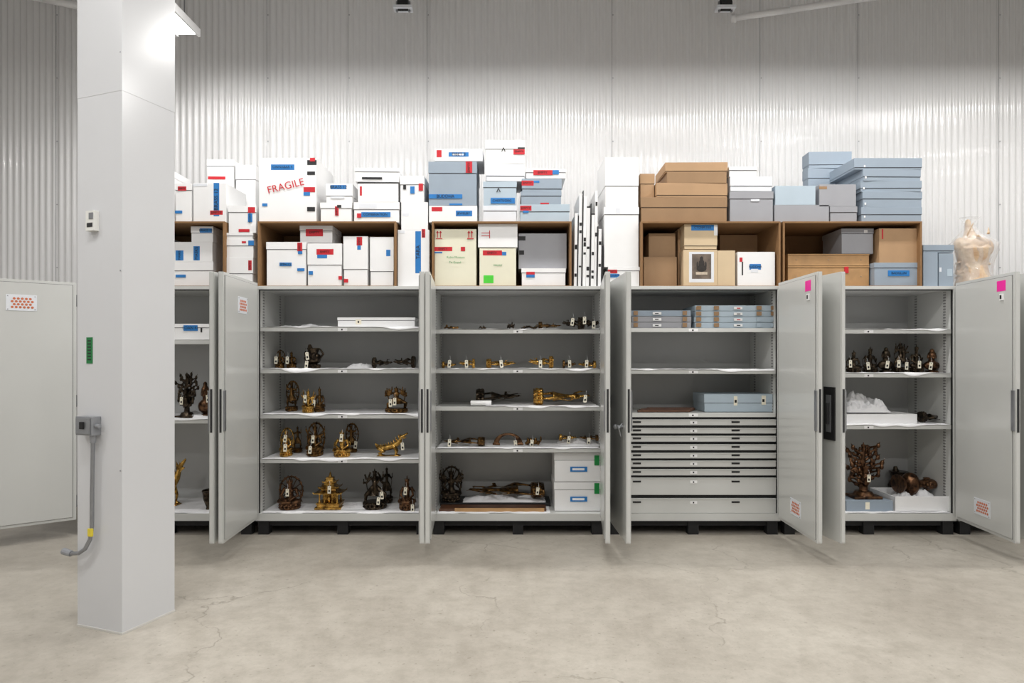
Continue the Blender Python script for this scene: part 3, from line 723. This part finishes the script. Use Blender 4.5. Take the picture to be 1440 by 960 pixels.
BL=dict(seated=seated,standing=standing,couple=couple,temple=temple,dragon=dragon,arch=arch,tree=tree,bust=bust,bowl=bowl,vessel=vessel,piece=piece)
def bronze(name,kind,x0,x1,ytop,i,k,m,Y=5.72,lie=0,tag=None,dz=0,ybase=None,h=None,tilt=0,dep=None,**kw):
    b=B(); BL[kind](b,m,**kw)
    vs=[Vector(v) for v in b.v]
    if lie:
        M=Matrix.Rotation(math.radians(90*lie),4,'Y')@Matrix.Rotation(math.radians(tilt),4,'Z'); vs=[M@v for v in vs]
        if kind in('standing',):
            M=Matrix.Rotation(math.radians(-70),4,'X'); vs=[M@v for v in vs]
    mn=[min(v[a] for v in vs) for a in range(3)]; mx=[max(v[a] for v in vs) for a in range(3)]
    Wd=(x1-x0)/F*Y; z0=shz(i,k)+dz; H=h or (Z(ytop,Y)-z0)
    H=max(H,.02)
    sx=Wd/(mx[0]-mn[0]); sz=H/(mx[2]-mn[2]); sy=dep/(mx[1]-mn[1]) if dep else min((sx+sz)/2,.36/(mx[1]-mn[1]))
    b.v=[((v.x-(mn[0]+mx[0])/2)*sx,(v.y-(mn[1]+mx[1])/2)*sy,(v.z-mn[2])*sz) for v in vs]
    vox=max(.0026,min(.006,max(Wd,H)/90))
    xc=X((x0+x1)/2,Y)
    o=b.obj(name,(xc,Y,z0),smooth=True,remesh=vox)
    fy=-(mx[1]-mn[1])*sy/2
    for t in (tag or []):
        px,py=t; tb=B(); Yt=Y+fy-.006
        tb.box(-.014,.014,-.001,.001,-.035,.03,tagm); tb.box(-.007,.007,-.0016,-.001,-.022,-.004,blk); tb.cyl((0,-.0018,.02),(0,.0018,.02),.004,.004,blk,8)
        tb.path([(0,0,.02),(.004,.004,.05),(-.002,.012,.07)],[.001]*3,W,5)
        tb.obj('tag',(X(px,Yt)-xc,fy-.006,Z(py,Yt)-z0),(0,R.uniform(-.15,.15),R.uniform(-.2,.2)),parent=o)
    return o
# cabinet 1
bronze('tree_of_life_bronze','tree',247,279,520,0,1,brk,tag=[(255,563)],Y=5.66)
bronze('bronze_bust','bust',279,299,536,0,1,rbr,Y=5.72,tag=[(292,560)])
bronze('winged_bronze_figure','dragon',215,262,644,0,2,gld,Y=5.8,tag=[])
bronze('bronze_bowl','bowl',285,303,688,0,2,brk,Y=5.66)
# cabinet 2
bronze('seated_bronze_deity','seated',386,401,491,1,1,brz,Y=5.8,tag=[(388,506)],hal=True)
bronze('seated_bronze_deity','seated',402,418,493,1,1,brz,Y=5.8,tag=[(404,506)],seed=2)
bronze('bronze_ritual_vessel','vessel',428,456,484,1,1,brk,Y=5.7,tag=[(432,500),(431,512)])
bronze('reclining_bronze_figure','standing',524,553,502,1,1,brk,Y=5.72,lie=1,seed=4)
bronze('reclining_bronze_figure','standing',552,584,500,1,1,brk,Y=5.72,lie=-1,seed=5,arms=4)
bronze('standing_bronze_deity','standing',400,420,534,1,2,brz,Y=5.82,seed=6,hal=True)
bronze('multi_armed_bronze_deity','seated',423,444,546,1,2,gld,Y=5.68,seed=3,arms=6,tag=[(429,560)])
bronze('seated_bronze_deity','seated',441,458,543,1,2,brz,Y=5.75,tag=[(441,567)],seed=8)
bronze('multi_armed_bronze_deity','standing',541,574,543,1,2,brz,Y=5.68,arms=10,stride=.14,seed=9,tag=[(549,566),(555,564)])
bronze('seated_bronze_deity','seated',392,413,600,1,3,gld,Y=5.68,seed=11,tag=[(401,616),(401,629)],hal=True)
bronze('standing_bronze_deity','standing',412,425,598,1,3,brz,Y=5.9,seed=12)
bronze('multi_armed_bronze_deity','seated',429,457,592,1,3,brz,Y=5.7,seed=13,arms=4,tag=[(436,632),(440,617)],hal=True)
bronze('seated_bronze_deity','seated',467,495,604,1,3,gld,Y=5.66,seed=14,tag=[(480,615)])
bronze('standing_bronze_deity','standing',484,504,594,1,3,brz,Y=5.9,seed=15,hal=True,tag=[(500,625)])
bronze('bronze_makara','dragon',527,574,608,1,3,gld,Y=5.68,tag=[(566,627)])
bronze('seated_bronze_deity','seated',389,426,668,1,4,rbr,Y=5.68,seed=16,hal=True,tag=[(404,692)])
bronze('bronze_temple_model','temple',444,485,661,1,4,gld,Y=5.7,tag=[(463,688)])
bronze('bronze_deity_couple','couple',510,545,658,1,4,brk,Y=5.7,tag=[(532,704),(537,696)],seed=17)
bronze('standing_bronze_deity','standing',535,553,655,1,4,brk,Y=5.92,seed=18)
bronze('seated_bronze_deity','seated',559,586,668,1,4,rbr,Y=5.66,seed=19,tag=[(570,690),(580,714)])
# cabinet 3
for (a,c,yt,m,sd) in [(624,645,456,brz,1),(673,684,457,brk,2),(713,724,452,brk,3),(732,758,456,brk,4)]:
    bronze('bronze_fragment','piece',a,c,yt,2,0,m,seed=sd,Y=5.65)
bronze('reclining_bronze_figure','standing',757,790,452,2,0,brz,lie=1,seed=21,Y=5.7)
bronze('reclining_bronze_figure','standing',790,817,446,2,0,brk,lie=-1,seed=22,arms=4,Y=5.68,tag=[(805,452)])
bronze('reclining_bronze_figure','standing',817,845,445,2,0,brk,lie=1,seed=23,arms=4,Y=5.7,tag=[(822,450),(835,456)])
for (a,c,yt,m,sd,l) in [(622,642,508,gld,31,1),(645,668,504,gld,32,-1),(684,726,504,gld,33,1),(742,778,500,gld,34,-1),(791,811,506,brz,35,1),(812,838,507,gld,36,-1)]:
    bronze('reclining_bronze_figure','standing',a,c,yt,2,1,m,lie=l,seed=sd,arms=4,Y=5.66,tag=[(int((a+c)/2),511)])
bronze('reclining_bronze_figure','standing',670,734,546,2,2,brk,lie=1,seed=41,arms=4,stride=.2,Y=5.78)
bronze('reclining_gilt_figure','standing',750,832,545,2,2,gld,lie=1,seed=42,Y=5.68,tag=[(823,560)],stride=.12)
b=B(); b.cyl((X(662,5.58),5.58,.024),(X(691,5.58),5.58,.024),.023,.023,W,20); b.obj('paper_roll',(0,0,shz(2,2)),smooth=False)
bronze('reclining_bronze_figure','standing',622,682,614,2,3,brz,lie=-1,seed=51,Y=5.66,tag=[(632,622)])
bronze('bronze_arch','arch',693,736,608,2,3,rbr,Y=5.7,tag=[(725,624)])
bronze('bronze_fragment','piece',738,762,613,2,3,brz,seed=9,Y=5.68,tag=[(748,623)])
bronze('reclining_bronze_figure','standing',786,812,610,2,3,gld,lie=1,seed=52,arms=4,Y=5.72,dz=.035,tag=[(800,618)])
bronze('reclining_bronze_figure','standing',813,842,611,2,3,brz,lie=-1,seed=53,arms=4,Y=5.72,dz=.035,tag=[(828,620)])
bronze('multi_armed_bronze_deity','seated',617,652,654,2,4,brk,Y=5.86,arms=8,seed=54,hal=True,dz=.027)
bronze('reclining_gilt_figure','standing',655,765,678,2,4,brz,Y=5.86,lie=-1,seed=55,arms=4,stride=.15,dz=.06,tag=[(756,690)])
b=B(); b.box(X(618,5.6),X(768,5.6),5.56,5.74,0,.02,dwood); b.box(X(640,5.6),X(765,5.6),5.545,5.56,.0,.03,WD); b.box(X(618,5.7),X(775,5.7),5.75,6.05,0,.03,blk); b.obj('wooden_mount_board',(0,0,shz(2,4)),bevel=.003)
# cabinet 5
for (a,c,yt,m,kd,sd,tg,yy) in [(1189,1212,492,brk,'seated',61,[(1196,511)],5.78),(1212,1235,487,brk,'seated',62,[(1221,514)],5.8),(1235,1256,488,brk,'bust',63,[(1248,512)],5.72),(1255,1278,480,brk,'couple',64,[(1264,511),(1275,514)],5.72),(1278,1299,484,brk,'seated',65,[(1293,512)],5.72),(1299,1321,490,rbr,'bust',66,[(1309,514)],5.7)]:
    bronze('dark_bronze_figure',kd,a,c,yt,4,1,m,Y=yy,seed=sd,tag=tg)
bronze('reclining_bronze_figure','standing',1293,1334,578,4,2,brk,Y=5.72,lie=1,seed=67)
bronze('multi_armed_bronze_deity','tree',1189,1240,618,4,3,rbr,Y=5.7,seed=68,dz=Z(704,5.56)-shz(4,3),tag=[(1222,672)])
bronze('bronze_vajra_stand','vessel',1250,1284,655,4,3,brk,Y=6.03,seed=69,tag=[])
bronze('bronze_head_sculpture','bust',1262,1322,664,4,3,rbr,Y=5.76,lie=1,dz=.10,tag=[(1293,714)],dep=.22)

# ---------------------------------------------------------------- overhead things
def hanger(px,Y=6.25):
    b=B(); x=X(px,Y); z=Z(14,Y)
    b.box(x-.09,x+.09,Y-.05,Y+.05,z+.0,z+.025,W2); b.cyl((x-.05,Y,z+.05),(x+.05,Y,z+.05),.055,.055,drk,16)
    b.box(x-.03,x+.05,Y-.03,Y+.03,z+.06,z+.14,steel); b.cyl((x,Y,z+.1),(x,Y,ZC),.009,.009,steel)
    for s in(-1,1): b.cyl((x+s*.06,Y,z-.02),(x+s*.06,Y,z+.08),.012,.012,steel)
    b.obj('beam_clamp_hanger',smooth=False)
hanger(567); hanger(1020)
b=B()
p=[(X(1035,6.4),6.4,Z(25,6.4)),(X(1110,6.3),6.3,Z(14,6.3)),(X(1200,6.18),6.18,Z(0,6.18)),(X(1290,6.05),6.05,Z(-12,6.05))]
b.path(p,[.03]*4,pipe,14); b.cyl(p[0],(p[0][0]-.04,6.42,p[0][2]+.0),.042,.042,pipe,14); b.cyl((p[3][0],p[3][1],p[3][2]),(p[3][0],p[3][1],ZC),.012,.012,steel)
b.obj('sprinkler_pipe',smooth=True)
b=B(); p=[(X(20,6.2),6.2,Z(-10,6.2)),(X(60,6.25),6.25,Z(-2,6.25)),(X(118,6.35),6.35,Z(10,6.35))]
b.path(p,[.035]*3,pipe,14); b.cyl(p[0],(p[0][0],p[0][1],ZC),.035,.035,pipe,12); b.obj('conduit_pipe',smooth=True)
# luminaires
def lamp(x,y,z,power,L=1.25,along='X'):
    e=bpy.data.objects.new('ceiling_lamp',None); bpy.context.collection.objects.link(e); e.location=(x,y,z)
    if along=='Y': e.rotation_euler=(0,0,math.pi/2)
    b=B(); b.box(-L/2,L/2,-.09,.09,0,.05,pipe); b.box(-L/2,L/2,-.11,-.09,-.02,.05,pipe); b.box(-L/2,L/2,.09,.11,-.02,.05,pipe)
    b.box(-L/2+.02,L/2-.02,-.08,.08,-.004,0,lampm)
    for s in(-1,1): b.cyl((s*L*.4,0,.05),(s*L*.4,0,ZC-z),.006,.006,steel,8)
    b.obj('housing',parent=e)
    ld=bpy.data.lights.new('tube_light','AREA'); ld.shape='RECTANGLE'; ld.size=L-.06; ld.size_y=.15; ld.energy=power; ld.color=(1,.985,.965)
    lo=bpy.data.objects.new('tube_light',ld); bpy.context.collection.objects.link(lo); lo.parent=e; lo.location=(0,0,-.012)
    return e
for x in (-2.0,0.3,2.6,4.9): lamp(x,4.9,4.66,42)
lamp(X(236,5.5),5.5,Z(20,5.5),8,L=.7,along='Y')
for x in (-4.6,-2.0,.6,3.2,5.8): lamp(x,2.0,4.9,50)
for x in (-4,-.7,2.6,5.8): lamp(x,-1.5,4.9,64)

w=bpy.data.worlds.new('World'); bpy.context.scene.world=w; w.use_nodes=True
w.node_tree.nodes['Background'].inputs[0].default_value=(1,1,1,1); w.node_tree.nodes['Background'].inputs[1].default_value=.2
sc=bpy.context.scene
sc.view_settings.view_transform='Standard'; sc.view_settings.look='None'; sc.view_settings.exposure=0
cd=bpy.data.cameras.new('camera'); co=bpy.data.objects.new('camera',cd); bpy.context.collection.objects.link(co)
cd.sensor_width=36; cd.lens=F/1440*36; cd.shift_y=(HY-480)/1440.0; cd.clip_start=.05; cd.clip_end=60
co.location=(0,0,EYE); co.rotation_euler=(math.pi/2,0,0); sc.camera=co
